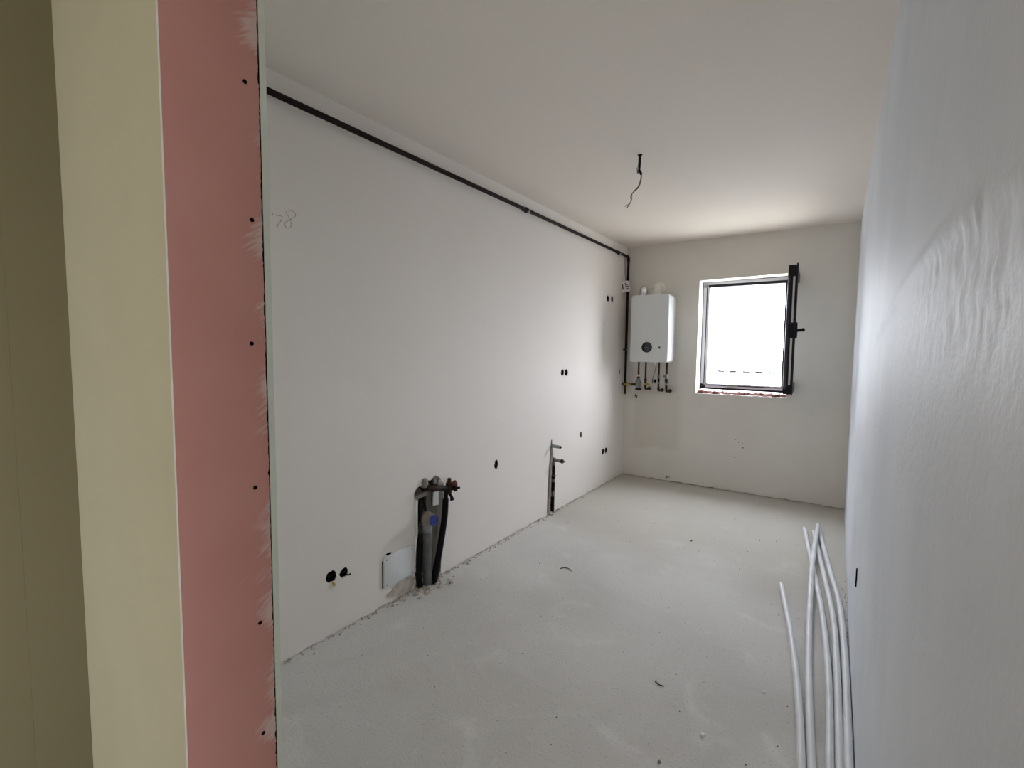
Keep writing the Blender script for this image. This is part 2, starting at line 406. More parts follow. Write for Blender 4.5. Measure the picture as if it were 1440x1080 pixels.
stroke([(1.1442,2.0069),(1.1452,1.9994),(1.1586,2.0014),(1.1739,2.0028),(1.1857,2.0016),(1.1855,1.9931),(1.178,1.9791),(1.1694,1.9672),(1.1632,1.9524)]).build('pencil_digit', M['pencil'], wl, label='pencilled digit 7')
stroke([(1.2038,2.0289),(1.209,2.0177),(1.2232,1.9983),(1.2265,1.9854),(1.2248,1.9656),(1.2136,1.9581),(1.2015,1.9606),(1.1988,1.9725),(1.202,1.9811),(1.2231,1.9966),(1.2472,2.0175),(1.2487,2.0282),(1.2401,2.0353),(1.229,2.0378),(1.2155,2.034)]).build('pencil_digit', M['pencil'], wl, label='pencilled digit 8')
# rough scraped patch of plaster under the cover plate
mb = MB(); pp = blob(1.87, .055, .10, .05, 18, .25, 21); mb.prism(pp, 0, -.002, .004)
mb.build('scraped_plaster', M['rubble'], wl)
# hooked wire stub left of the gas pipe
MB().tube(smoothpath([(0, 5.12, 1.235), (.008, 5.115, 1.215), (.01, 5.115, 1.19), (.003, 5.122, 1.175)], 4), .003, 6).build('wire_stub', M['black'], wl)

# window wall
OX0, OX1, OZ0, OZ1 = .794, 1.632, 1.0, 2.19
wob = random.Random(3)
sill = [(OX0+(OX1-OX0)*k/24, OZ0-.006+.010*wob.random()) for k in range(25)]
opening = sill+[(OX1, OZ1), (OX0, OZ1-.012)]
bh = [(opening, .30), (blob(.141, .918, .020, .026, 12, .3, 31), .03), (blob(.352, 1.104, .022, .022, 14, .05, 32), .06), (blob(.07, .80, .0, .0, 3, 0, 1), .001)][:3]
bot = [(W*k/90, .003+.012*wob.random()**2) for k in range(91)]
mb = MB()
wall_face(mb, bot+[(W, H), (0, H)], bh, lambda p, d: (p[0], D+d, p[1]), .3)
wb = mb.build('wall_back', M['plaster_back'], kind='structure'); wb['label'] = 'off-white end wall with the small window and the boiler'
mb = MB(); y0, y1 = D+.06, D+.30                                     # masonry around the opening
mb.box((-.16, y0, 0), (OX0-.001, y1, H)); mb.box((OX1+.001, y0, 0), (W+.15, y1, H)); mb.box((OX0-.001, y0, 0), (OX1+.001, y1, OZ0-.02)); mb.box((OX0-.001, y0, OZ1+.001), (OX1+.001, y1, H))
mb.build('masonry', M['mortar'], wb)
mb = MB(); mb.add([(p[0], D+.03, p[1]) for p in bh[1][0]], [tuple(range(len(bh[1][0])))]); mb.add([(p[0], D+.06, p[1]) for p in bh[2][0]], [tuple(range(len(bh[2][0])))])
mb.build('hole_back', M['dark'], wb, kind='stuff')
MB().lump((.128, D-.004, .908), .016, 5, (1, .5, 1)).build('plaster_flake', M['gypsum'], wb)
# broken brick bed left rough under the window frame
bx = OX0+.012; k = 0
while bx < OX1-.05:
    w = wob.uniform(.05, .085)
    mb = MB(); n = 5
    for i in range(3):
        mb.lump((bx+w*(.2+.3*i), D+.10+.03*wob.uniform(-1, 1), OZ0+.003), .032, k*7+i, (1.0, 2.1, .75))
    mb.build('brick', M['brick'], wb); bx += w+.006; k += 1
mb = MB()                                                            # crumbling plaster lip of the sill
for i in range(60):
    mb.lump((wob.uniform(OX0+.01, OX1-.01), D+.012+.02*wob.random(), OZ0-.002), wob.uniform(.004, .011), i, (1.6, 1, .7))
mb.build('plaster_crumbs', M['crumb'], wb, kind='stuff')
mb = MB()                                                            # chips and pencil dots low on the end wall
for x, z, r in ((1.232, .52, .006), (1.262, .505, .004), (1.275, .47, .007), (1.205, .545, .005), (1.245, .49, .004), (1.20, .36, .006), (.52, .045, .012), (.545, .05, .008), (1.27, .515, .003)):
    mb.lump((x, D-.001, z), r, int(x*999), (1, .35, 1.3))
mb.build('wall_chips', M['mortar'], wb, kind='stuff')

# right wall, as trowelled: a fine relief with a raised ridge and a smeared patch
def seg_d(p, a, b):
    ax, ay = a; bx_, by = b; px, py = p
    t = max(0, min(1, ((px-ax)*(bx_-ax)+(py-ay)*(by-ay))/((bx_-ax)**2+(by-ay)**2)))
    return math.hypot(px-ax-t*(bx_-ax), py-ay-t*(by-ay)), t
ridge = [(2.25, 1.50), (1.75, 1.545), (1.30, 1.588), (1.0, 1.60), (.78, 1.595), (.55, 1.575), (.35, 1.56)]
ridge2 = [(1.25, 1.462), (.95, 1.474), (.75, 1.486), (.55, 1.50), (.40, 1.507)]
RY = -.35
ys = [RY+(0.15-RY)*k/20 for k in range(20)]+[.15+(1.6-.15)*(k/200) for k in range(200)]+[1.6+(D-1.6)*k/150 for k in range(151)]
zs = [H*k/150 for k in range(151)]
vs = []
for y in ys:
    for z in zs:
        h = .0035*noise.noise((y*1.3, z*1.1, 3.1))+.0016*noise.noise((y*4.2, z*2.2, 7.7))
        if .15 <= y <= 3:
            h += .0008*noise.noise((y*11, z*6, 1.7))
            best = 9
            for a, b in zip(ridge[:-1], ridge[1:]):
                d, t = seg_d((y, z), a, b); best = min(best, d)
            amp = .0065 if y > .7 else .0045
            h += amp*math.exp(-(best/.011)**2)
            below = 1.6-z
            best = 9
            for a, b in zip(ridge2[:-1], ridge2[1:]):
                d, t = seg_d((y, z), a, b); best = min(best, d)
            h += .0026*math.exp(-(best/.006)**2)
            if .40 < y < 1.25 and 1.40 < z < 1.60:                   # mottled patch between the ridges
                k = min(1, (y-.40)/.1, (1.25-y)/.15, (z-1.40)/.05, (1.60-z)/.02)
                h += k*.0020*noise.noise((y*24, z*48, 4.4))+k*.0018*noise.noise((y*60, z*100, 2.4))
        ww = .35*(1-abs(2*z/H-1))
        vs.append((W-h*min(1, (D-y)/.15), y, z))
nz_ = len(zs); fs = []
for i in range(len(ys)-1):
    for j in range(nz_-1):
        fs.append((i*nz_+j, (i+1)*nz_+j, (i+1)*nz_+j+1, i*nz_+j+1))
mb = MB(); mb.add(vs, fs); wr = mb.build('wall_right', M['plaster_right'], smooth=60, kind='structure'); wr['label'] = 'grey skim-coated wall with trowel ridges, close on the right'
MB().box((W+.012, RY, 0), (W+.15, D+.3, H)).build('masonry', M['mortar'], wr)
MB().prism(blob(2.53, .453, .006, .036, 10, .35, 3), 0, W-.0045, W+.002).build('gouge', M['dark'], wr)

# partition with the doorway: cream filled board on the hall side, pink board in the reveal, green board edge on the kitchen side
JX = 1.1265
wf = MB().box((0, .3445, 0), (JX-.014, .4905, H)).build('wall_front', M['stud']); struct(wf, 'plasterboard partition ending at the doorway')
cr_ = [(.589-.05, 0), (JX-.004, 0)]
rr = random.Random(11)
edge = [(JX-.0035-.0012*rr.random(), H*k/60) for k in range(61)]
MB().prism([(.45, 0)]+edge+[(.45, H)], 1, .332, .3445).build('filled_board', M['board_cream'], wf, label='cream filled plasterboard face')
edge = []
for k in range(521):
    z = H*k/520
    g = .0012+.0022*abs(noise.noise((z*9, 2, 1)))+.0024*max(0, noise.noise((z*45, 5, 3)))+.0016*noise.noise((z*160, 8, 3))
    edge.append((.4895-g, z))
pk = empty('pink_panel', (0, 0, 0)) if False else None
mb = MB(); mb.prism([(.3325, 0)]+edge+[(.3325, H)], 0, JX-.0125, JX)
# give the pink board its own origin so that its streaks sit relative to its front edge
pink = mb.build('pink_panel', M['pink'], wf, label='pink fire-rated plasterboard lining the reveal')
pink.data.transform(Matrix.Translation((-(JX), -.333, 0))); pink.location = (JX, .333, 0); ORG[pink.name] = Vector((JX, .333, 0))
MB().prism([(JX-.0020, 0), (JX-.0004, 0), (JX-.0004, H), (JX-.0020, H)], 1, .3305, .334).build('gypsum_edge', M['gypsum'], wf, label='white cut gypsum edge')
for y, z in ((.463, 2.15), (.463, 1.906), (.469, 1.665), (.462, 1.439), (.461, 1.167), (.463, .90), (.463, .674), (.463, .42), (.463, .16)):
    mb = MB(); mb.lathe((JX-.001, y, z), (1, 0, 0), [(.0040, 0), (.0040, .0014), (.0020, .0015), (0, .0012)], 12); mb.build('screw', M['dark'], pink)
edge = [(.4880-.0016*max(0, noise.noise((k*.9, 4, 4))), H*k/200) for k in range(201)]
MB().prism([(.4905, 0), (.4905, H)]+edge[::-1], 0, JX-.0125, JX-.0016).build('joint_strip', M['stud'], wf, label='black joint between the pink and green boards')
e2 = [(.5025+.0012*noise.noise((k*.3, 1, 1)), H*k/60) for k in range(61)]
MB().prism([(.4905, 0)]+e2+[(.4905, H)], 0, .0, JX-.0005).build('board', M['board_edge'], wf, label='moisture-resistant board with pale green cut edge')
# hall behind: left wall of the hall and the unseen room added for fill light
hl = MB().box((.45, HY, 0), (.587, .332, H)).build('wall_hall', M['hall']); struct(hl, 'dark olive hall wall at the left edge')
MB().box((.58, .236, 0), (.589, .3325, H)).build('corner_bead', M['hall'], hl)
mb = MB()
mb.box((.45, HY-.1, 0), (HX1+.1, HY, H)); mb.box((W+.012, RY, 0), (HX1+.1, RY+.1, H))
x0, x1 = HX1, HX1+.1
mb.box((x0, HY, 0), (x1, REAR[0], H)); mb.box((x0, REAR[1], 0), (x1, RY, H)); mb.box((x0, REAR[0], 0), (x1, REAR[1], REAR[2])); mb.box((x0, REAR[0], REAR[3]), (x1, REAR[1], H))
hr = mb.build('wall_rear', M['hall_room']); struct(hr)

# crumbs and grit along the foot of the walls
rr = random.Random(17); mb = MB()
for k in range(420):
    y = rr.uniform(.9, D-.02); s = rr.uniform(.002, .006)*(1.6 if abs(y-2.1) < .35 else 1)
    mb.lump((abs(rr.gauss(0, .018))+.002, y, s*.3), s, k)
for k in range(260):
    x = rr.uniform(0.02, W-.02); s = rr.uniform(.002, .006)*(1.7 if x < .35 else 1)
    mb.lump((x, D-abs(rr.gauss(0, .015))-.001, s*.3), s, k+900)
for k in range(70):
    y = rr.uniform(1.9, 3.6); mb.lump((W-abs(rr.gauss(0, .012))-.004, y, .001), rr.uniform(.002, .005), k+2000)
mb.build('mortar_crumbs', M['rubble'], fl, kind='stuff')
mb = MB()
for k in range(170):
    y = rr.uniform(1.2, D-.1); x = rr.uniform(.15, W-.2); s = rr.uniform(.0012, .0032)
    mb.lump((x, y, s*.3), s, k+4000)
mb.build('grit', M['mortar'], fl, kind='stuff')
mb = MB()
for k in range(46):
    y = rr.gauss(2.06, .09); x = abs(rr.gauss(.05, .04))+.005; s = rr.uniform(.005, .017)
    mb.lump((x, y, s*.2), s, k+6000, (1, 1.4, .7))
mb.build('plaster_rubble', M['rubble'], fl, kind='stuff')

# ------------------------------------------------------------------ window
FY = D+.185                                                           # room face of the fixed frame
w1 = empty('window_1', (1.2, FY, OZ0+.03)); struct(w1, 'small anthracite window, its sash swung open into the room')
fx0, fx1, fz0, fz1 = OX0+.002, OX1-.002, OZ0+.032, OZ1-.004
fw = .062
for nm, a, b in (('frame', (fx0, FY, fz0), (fx0+fw, FY+.07, fz1)), ('frame', (fx1-fw, FY, fz0), (fx1, FY+.07, fz1)), ('frame', (fx0+fw, FY, fz0), (fx1-fw, FY+.07, fz0+fw)), ('frame', (fx0+fw, FY, fz1-fw), (fx1-fw, FY+.07, fz1))):
    o = MB().box(a, b).build(nm, M['anthracite'], w1)
# stepped rebate with its grey seal and the steel keep along the frame; left and top pale strips include window glare in their colour
yf = FY-.003
for nm, x0, x1, z0, z1, mm, pro in (
        ('rebate_strip', fx0+.002, fx0+.032, fz0+.060, fz1-.004, 'frame_light', .003),
        ('seal', fx0+.042, fx0+.061, fz0+.060, fz1-.060, 'seal', .002),
        ('rebate_strip', fx0+.034, fx1-.03, fz1-.034, fz1-.004, 'frame_light', .003),
        ('rebate_strip', fx0+.050, fx1-.045, fz0+.022, fz0+.042, 'frame_light', .003),
        ('seal', fx0+.034, fx1-.045, fz0+.052, fz0+.058, 'frame_light', .003)):
    MB().box((x0, FY-pro, z0), (x1, FY-.0004, z1)).build(nm, M[mm], w1)
MB().box((fx0+.26, FY-.007, fz0+.021), (fx0+.37, FY-.003, fz0+.047)).build('striker_plate', M['steel'], w1)
MB().box((fx0+.010, FY-.008, fz1-.062), (fx0+.050, FY-.003, fz1-.030)).build('hinge_plate', M['regulator'], w1)
# sash, hinged on the right and turned 94 degrees into the room
HX, SWY, ang = fx1-.015, FY-.004, math.radians(92.3)
sw, st, sz0, sz1 = .79, .074, fz0+.052, fz1-.022
def sash_pt(u, t, z):                                                  # u from hinge to free edge, t across (0 = outside face, + = room face)
    # closed: u runs to -x and the room face looks to -y; opened by ang about the hinge
    cx, cy = -u, -t
    c, s = math.cos(ang), math.sin(ang)
    return (HX+cx*c-cy*s, SWY+cx*s+cy*c, z)
def sbox(mb, u0, u1, t0, t1, z0, z1):
    vs = [sash_pt(u, t, z) for z in (z0, z1) for (u, t) in ((u0, t0), (u1, t0), (u1, t1), (u0, t1))]
    return mb.add(vs, [(0,3,2,1),(4,5,6,7),(0,1,5,4),(1,2,6,5),(2,3,7,6),(3,0,4,7)])
sp_ = .07
mb = MB()
sbox(mb, 0, sp_, 0, st, sz0, sz1); sbox(mb, sw-sp_, sw, 0.010, st-.012, sz0, sz1); sbox(mb, sp_, sw-sp_, 0, st, sz0, sz0+sp_); sbox(mb, sp_, sw-sp_, 0, st, sz1-sp_, sz1)
sbox(mb, sw-sp_-.004, sw+.008, st-.012, st, sz0-.012, sz1+.018)                   # overlap flange of the room face
sbox(mb, sw-sp_, sw-.012, 0, .012, sz0+.01, sz1-.06)
sash = mb.build('sash', M['anthracite'], w1, label='dark sash swung open, seen edge-on')
MB().tube([sash_pt(sw-.006, .014, sz0+.04), sash_pt(sw-.006, .014, sz1-.085)], .013, 12).build('edge_roll', M['sash_gloss'], sash, smooth=60)
mb = MB(); sbox(mb, sp_-.01, sw-sp_+.01, .026, .046, sz0+sp_-.01, sz1-sp_+.01); mb.build('pane', M['glass'], sash)
for z0, z1 in ((sz0+.075, 1.555), (1.69, sz1-.09)):
    mb = MB(); sbox(mb, sw, sw+.0025, st-.034, st-.019, z0, z1); mb.build('lock_strip', M['steel'], sash)
mb = MB(); sbox(mb, sw-.01, sw+.004, 0.004, st-.016, sz1-.085, sz1+.006); mb.build('corner_gear', M['black'], sash)
mb = MB(); sbox(mb, sw-.01, sw+.004, 0.002, st-.016, sz0-.006, sz0+.06); mb.build('corner_gear', M['black'], sash)
mb = MB(); sbox(mb, sw-.025, sw+.005, .010, st+.014, 1.566, 1.678); sbox(mb, sw-.03, sw+.002, st, st+.012, 1.555, 1.69); mb.build('gear_box', M['black'], sash)
mb = MB()
A = V3(sash_pt(sw-.022, st+.005, 1.622)); B_ = V3(sash_pt(sw-.022, st+.055, 1.628)); C_ = V3(sash_pt(sw-.15, st+.055, 1.628))
mb.tube([A, A.lerp(B_, .85), B_, B_.lerp(C_, .08), C_], [.014, .013, .015, .015, .012], 12)
mb.build('handle', M['black'], sash, smooth=50)

# ------------------------------------------------------------------ view outside
g = MB().box((-60, 25, -7.2), (60, 140, -7)).build('street', M['asphalt']); struct(g)
bl = empty('apartment_block', (-7, 60, -7)); tag(bl, 'pale far building beyond the open window, washed out by daylight', 'building')
MB().box((-16, 60.2, -7), (4, 70, .2)).build('wall', M['facade'], bl)
MB().box((-16.3, 59.9, .2), (4.3, 70.3, .5)).build('roof', M['facade'], bl)
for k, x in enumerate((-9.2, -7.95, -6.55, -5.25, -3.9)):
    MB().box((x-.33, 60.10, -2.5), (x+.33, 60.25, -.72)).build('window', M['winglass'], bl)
    MB().box((x-.38, 60.02, -.80), (x+.38, 60.2, -.68)).build('lintel_shadow', M['dark'], bl)  # dark bar standing in for the shadow under each lintel

# ------------------------------------------------------------------ gas pipe along the left wall
PX, PZ, VY, pr = .035, 2.488, 5.222, .0137
gp = empty('gas_pipe', (PX, VY, .95)); tag(gp, 'dark brown gas pipe along the top of the left wall, dropping beside the boiler', 'pipe')
MB().cyl((PX, .62, PZ), (PX, VY-.03, PZ), pr, 16).build('pipe', M['gas'], gp, smooth=40, label='long horizontal run')
MB().cyl((PX, VY, PZ-.03), (PX, VY, 1.09), pr, 16).build('pipe', M['gas'], gp, smooth=40, label='vertical drop in the corner')
arc = [(PX, VY-.034+.034*math.sin(a), PZ-.034+.034*math.cos(a)) for a in [PI/2*k/6 for k in range(7)]]
MB().tube([(PX, VY-.048, PZ)]+arc+[(PX, VY, PZ-.048)], .0168, 16).build('elbow', M['gas'], gp, smooth=40)
for y in (3.093, 4.93):
    mb = MB(); mb.tube([(PX, y-.010, PZ), (PX, y+.010, PZ)], .0185, 16); mb.cyl((PX+.004, y-.002, PZ-.012), (PX+.004, y-.026, PZ-.026), .006, 8); mb.box((0, y-.008, PZ-.006), (PX-.01, y+.008, PZ+.006))
    c = mb.build('clamp', M['black'], gp, smooth=40)
    MB().cyl((PX+.010, y+.016, PZ-.010), (PX+.019, y+.019, PZ-.013), .0075, 8).build('screw', M['steel'], c)
mb = MB(); mb.cyl((PX, VY, 1.44), (PX, VY, 1.465), .0175, 14); mb.box((0, VY-.008, 1.447), (PX, VY+.008, 1.459))
c = mb.build('clamp', M['black'], gp, smooth=40)
MB().cyl((PX+.012, VY-.012, 1.452), (PX+.020, VY-.020, 1.452), .006, 8).build('screw', M['steel'], c)
mb = MB(); mb.cyl((PX, VY, 1.095), (PX, VY, 1.03), .018, 8); mb.tube([(PX-.03, VY-.01, 1.062), (PX+.06, VY-.01, 1.062), (PX+.11, VY-.01, 1.062)], [.015, .015, .013], 12)
vv = mb.build('valve', M['bronze'], gp, smooth=40)
MB().box((PX-.005, VY-.045, 1.055), (PX+.075, VY-.028, 1.070)).build('handle', M['yellow'], vv, label='yellow lever')
MB().tube([(PX, VY, 1.03), (PX, VY, .995), (PX, VY, .99), (PX, VY, .955), (PX, VY, .945)], [.012, .012, .014, .014, .006], 12).build('drip_leg', M['bronze'], gp, smooth=40)

# paper tag hung from the pipe by two thin cords
ty = 5.125
tg = empty('paper_tag', (.047, ty, 2.10)); tag(tg, 'small pale tag hanging on thin cords beside the corner gas pipe', 'tag')
rot = Matrix.Rotation(math.radians(-52), 3, 'Z') @ Matrix.Rotation(math.radians(13), 3, 'X')
tcen = Vector((.040, ty, 2.148))
def tloc(p): return tcen+rot @ V3(p)
def tprism(pts, a, b):
    mb = MB(); mb.prism(pts, 0, a, b); mb.v = [tuple(tloc(v)) for v in mb.v]; return mb
tprism(rrect(-.052, .052, -.058, .058, .016), -.010, .010).build('card', M['paper'], tg)
for a, b, c_, d in ((-.036, -.022, -.03, .03), (.0, .034, .012, .020), (.0, .012, -.012, .008), (.018, .036, -.014, .004), (.004, .034, -.036, -.022), (.002, .012, .026, .04)):
    tprism([(a, c_), (b, c_), (b, d), (a, d)], .010, .0108).build('print', M['ink'], tg)
for dy in (-.016, .016):
    MB().tube([(.035, ty+dy*.6-.01, 2.475), (.038, ty+dy-.01, 2.33), (.050, ty+dy*.3, 2.205)], .0018, 5).build('cord', M['wire'], tg)
MB().tube(smoothpath([(.030, ty-.02, 2.09), (.02, ty-.04, 2.06), (.02, ty-.055, 2.02), (.022, ty-.03, 2.00), (.025, ty-.015, 2.03)], 4), .003, 6).build('cord_end', M['offwhite'], tg)

# ------------------------------------------------------------------ boiler
bo = empty('gas_boiler', (.37, D, 1.32)); tag(bo, 'white wall-hung gas boiler with a round dark display, left of the window', 'boiler')
MB().prism(rrect(.178, .562, 1.348, 2.016, .012), 1, D-.002, D-.105).build('casing', M['white'], bo, smooth=40, label='rear casing')
cover = MB(); cover.prism(rrect(.170, .571, 1.322, 2.028, .028, 6), 1, D-.095, D-.30, .006)
cv = cover.build('front_cover', M['white'], bo, smooth=35)
mb = MB(); mb.lathe((.353, D-.299, 1.478), (0, -1, 0), [(.056, 0), (.056, .004), (.052, .006), (.050, .0045), (.049, .004), (.0, .004)], 36)
dp = mb.build('display', M['glass_black'], bo, smooth=40, label='round black display')
for a, b, c_, d in ((-.022, .022, .012, .017), (-.026, -.012, -.012, .002), (-.008, .010, -.010, .003), (.014, .026, -.012, .0), (-.022, -.006, -.026, -.020), (.002, .022, -.026, -.020)):
    MB().box((.353+a, D-.3040, 1.478+c_), (.353+b, D-.3034, 1.478+d)).build('symbol', M['glyph'], dp)
MB().lathe((.486, D-.299, 1.475), (0, -1, 0), [(.0125, 0), (.0125, .003), (.010, .0045), (0, .0045)], 20).build('button', M['button'], bo, smooth=40)
MB().lathe((.400, D-.15, 1.345), (0, 0, -1), [(.016, 0), (.016, .045), (.011, .055), (0, .056)], 16).build('drain_knob', M['offwhite'], bo, smooth=40)
MB().lathe((.252, D-.15, 2.012), (0, 0, 1), [(.046, 0), (.046, .055), (.045, .075), (.040, .098), (.030, .116), (.016, .128), (.0, .131)], 28).build('vent_cap', M['chrome'], bo, smooth=50, label='shiny metal cap on top')
# pipes from the underside down to their wall connections
py = D-.13
def boiler_pipe(x, z1, fittings, elbow=None, m_='copper', r=.0095):
    p = MB().cyl((x, py, 1.35), (x, py, z1), r, 12).build('pipe', M[m_], bo, smooth=40)
    for z, rad, h, mm in fittings:
        MB().lathe((x, py, z-h/2), (0, 0, 1), [(rad*.8, 0), (rad, .004), (rad, h-.004), (rad*.8, h)], 8).build('fitting', M[mm], p)
    if elbow:
        z = elbow
        a = [(x, py+.022-.022*math.cos(t), z-.022*math.sin(t)) for t in [PI/2*k/5 for k in range(6)]]
        MB().tube([(x, py, z1+.004)]+a+[(x+.008, py+.07, z-.022), (x+.012, py+.085, z-.022)], .0125, 12).build('elbow', M['bronze'], p, smooth=40)
        MB().lathe((x+.010, py+.085, z-.022), (0, 1, 0), [(.02, 0), (.02, .018), (.014, .02), (.014, .050)], 8).build('wall_nut', M['bronze'], p)
    return p
boiler_pipe(.212, 1.17, [(1.168, .014, .02, 'offwhite'), (1.145, .016, .02, 'bronze')])
p2 = boiler_pipe(.292, 1.06, [(1.12, .015, .03, 'bronze'), (1.085, .017, .03, 'bronze')], 1.045)
MB().box((.285, py-.030, 1.070), (.345, py-.018, 1.085)).build('handle', M['yellow'], p2, label='yellow lever')
MB().tube([(.338, py-.024, 1.077), (.345, py-.024, 1.05)], .006, 8).build('handle_tip', M['yellow'], p2)
p3 = boiler_pipe(.437, 1.05, [(1.16, .016, .03, 'regulator'), (1.125, .015, .02, 'bronze'), (1.095, .016, .018, 'regulator')], 1.035)
p4 = boiler_pipe(.522, 1.05, [(1.215, .014, .03, 'bronze'), (1.165, .018, .055, 'regulator'), (1.125, .020, .04, 'bronze'), (1.085, .016, .02, 'regulator')], 1.03, r=.012)
MB().cyl((.522, py-.005, 1.172), (.492, py-.02, 1.168), .009, 10).build('side_tap', M['regulator'], p4, smooth=40)
MB().tube(smoothpath([(.41, D-.14, 1.30), (.385, D-.10, 1.22), (.35, D-.06, 1.14), (.335, D-.03, 1.08)], 4), .0045, 6).build('drain_hose', M['clay'], bo, smooth=60)

# gas regulator between gas pipe and boiler
rg = empty('gas_regulator', (.205, py, 1.02)); tag(rg, 'grey gas regulator under the boiler beside the gas pipe', 'regulator')
MB().lathe((.212, py, 1.030), (0, 0, 1), [(.022, 0), (.026, .012), (.031, .03), (.033, .055), (.030, .072), (.018, .085), (.016, .107)], 18).build('body', M['regulator'], rg, smooth=50)
MB().lathe((.215, py-.002, 1.006), (0, 0, 1), [(.034, 0), (.036, .004), (.036, .014), (.022, .026)], 18).build('base_cap', M['black'], rg, smooth=50)
MB().tube([(.150, VY-.018, 1.062), (.178, py+.005, 1.068), (.19, py, 1.07)], [.015, .015, .016], 10).build('union_nut', M['bronze'], rg, smooth=40)

# flue
fu = empty('flue_elbow', (.385, D-.14, 2.03)); tag(fu, 'white flue elbow from the boiler top into the end wall', 'flue')
fy = D-.125; fx = .385; fz = 2.118
arc = [(fx-.012*(1-math.cos(t)), fy+.052-.052*math.cos(t), fz-.052+.052*math.sin(t)) for t in [PI/2*k/8 for k in range(9)]]
MB().tube([(fx, fy, 2.02)]+arc+[(fx-.014, D-.004, fz)], .050, 24).build('elbow', M['offwhite'], fu, smooth=50)
MB().lathe((fx-.014, D-.001, fz+.004), (0, -1, 0), [(.072, 0), (.072, .010), (.066, .016), (.053, .018), (.053, .03)], 32).build('wall_flange', M['offwhite'], fu, smooth=40)
MB().lathe((fx-.040, fy-.026, fz+.004), (-.35, -1, .12), [(.018, 0), (.018, .018), (.013, .022), (.010, .018), (0, .018)], 16).build('test_port', M['offwhite'], fu, smooth=40)
MB().lathe((fx, fy, 2.026), (0, 0, 1), [(.060, 0), (.060, .014), (.052, .018)], 28).build('collar', M['offwhite'], fu, smooth=40)

# ------------------------------------------------------------------ socket boxes set into the left wall
def socket(name, idx, label, seed, ringy=True):
    ys_ = [LH[i] for i in idx]
    y0 = sum(h[0] for h in ys_)/len(ys_); z0 = sum(h[1] for h in ys_)/len(ys_)
    t = empty(name, (-.02, y0, z0)); tag(t, label, 'socket box', 'empty socket boxes in the left wall')
    rr = random.Random(seed)
    for y, z, r, *_ in ys_:
        zs_ = 1.4 if len(idx) == 1 else 1
        mb = MB(); mb.lathe((-.045, y, z), (1, 0, 0), [(r*.96, 0), (r*.98, .040), (r*.86, .0405), (r*.82, .004), (0, .004)], 20)
        mb.v = [(v[0], v[1], z+(v[2]-z)*zs_) for v in mb.v]
        b = mb.build('box', M['black'], t, smooth=40)
        for k in range(2):
            a = rr.uniform(0, 6.28); q_ = rr.uniform(.2, .55)*r
            MB().tube(smoothpath([(-.04, y+q_*math.cos(a), z+q_*math.sin(a)), (-.018, y+q_*.6*math.cos(a+1), z+q_*math.sin(a+1)), (-.006+.004*k, y-q_*math.cos(a), z-q_*.8*math.sin(a))], 4), .0017, 6).build('wire', M['wire'], b, smooth=60)
    return t
socket('twin_socket_box', (0, 1), 'ragged pair of dark socket holes low on the wall near the doorway', 1)
socket('twin_socket_box', (2, 3), 'neat pair of black socket boxes halfway up the left wall', 2)
socket('socket_box', (4,), 'single dark socket hole between the drain recess and the thin water stubs', 3)
socket('socket_box', (5,), 'small single socket hole right of the thin water stubs', 4)
socket('twin_socket_box', (6, 7), 'pair of socket holes low on the left wall in the far corner', 5)
socket('twin_socket_box', (8, 9), 'pair of small dark socket boxes high up beside the boiler corner', 6)
# torn plaster and sleeve ends at the ragged pair
MB().tube([(-.01, 1.405, .270), (.006, 1.408, .262), (.010, 1.410, .252)], .006, 8).build('sleeve', M['yellow'], wl)
MB().tube([(-.012, 1.482, .280), (.010, 1.490, .276), (.014, 1.502, .280)], .004, 8).build('sleeve', M['black'], wl)

# cover plate
cp = empty('cover_plate', (0, 1.835, .19)); tag(cp, 'white rectangular cover plate near the floor left of the drain pipes', 'cover plate')
pl = rrect(1.722, 1.950, .100, .282, .016)
MB().prism(pl, 0, .0005, .010, .003).build('plate', M['white'], cp, smooth=40)
for y, z in ((1.742, .262), (1.932, .262), (1.742, .118), (1.932, .118)):
    MB().lathe((.0095, y, z), (1, 0, 0), [(.004, 0), (.004, .0012), (0, .0012)], 10).build('screw', M['button'], cp)
MB().prism(blob(1.765, .288, .022, .007, 10, .2, 4), 0, -.002, .001).build('gap', M['dark'], wl)
MB().box((-.002, 1.7165, .105), (.0015, 1.7235, .26)).build('gap', M['dark'], wl)

# ------------------------------------------------------------------ kitchen drain and water connection
dr = empty('drain_pipe', (.03, 2.035, 0)); tag(dr, 'dark grey drain pipe with a blue plug standing in the wall recess', 'drain pipe')
dx, dy = .028, 2.040
MB().cyl((dx, dy, 0), (dx, dy, .40), .0255, 24).build('pipe', M['siphon'], dr, smooth=40)
MB().lathe((dx, dy, .335), (0, 0, 1), [(.030, 0), (.031, .006), (.031, .045), (.028, .05)], 24).build('collar', M['regulator'], dr, smooth=40)
MB().lathe((dx, dy, .045), (0, 0, 1), [(.028, 0), (.029, .004), (.029, .016), (.027, .02)], 24).build('collar', M['siphon'], dr, smooth=40)
mb = MB(); mb.lathe((dx, dy, .375), (0, 0, 1), [(.030, 0), (.034, .012), (.036, .035), (.034, .058), (.026, .074), (.012, .082), (0, .083)], 24); mb.cyl((dx, dy, .418), (dx+.058, dy-.006, .420), .033, 24)
mb.build('elbow', M['clay'], dr, smooth=45)
MB().lathe((dx+.056, dy-.006, .420), (1, -.10, .03), [(.031, 0), (.032, .003), (.032, .010), (.027, .012), (.025, .008), (0, .008)], 24).build('plug', M['blue'], dr, smooth=40, label='blue plug')
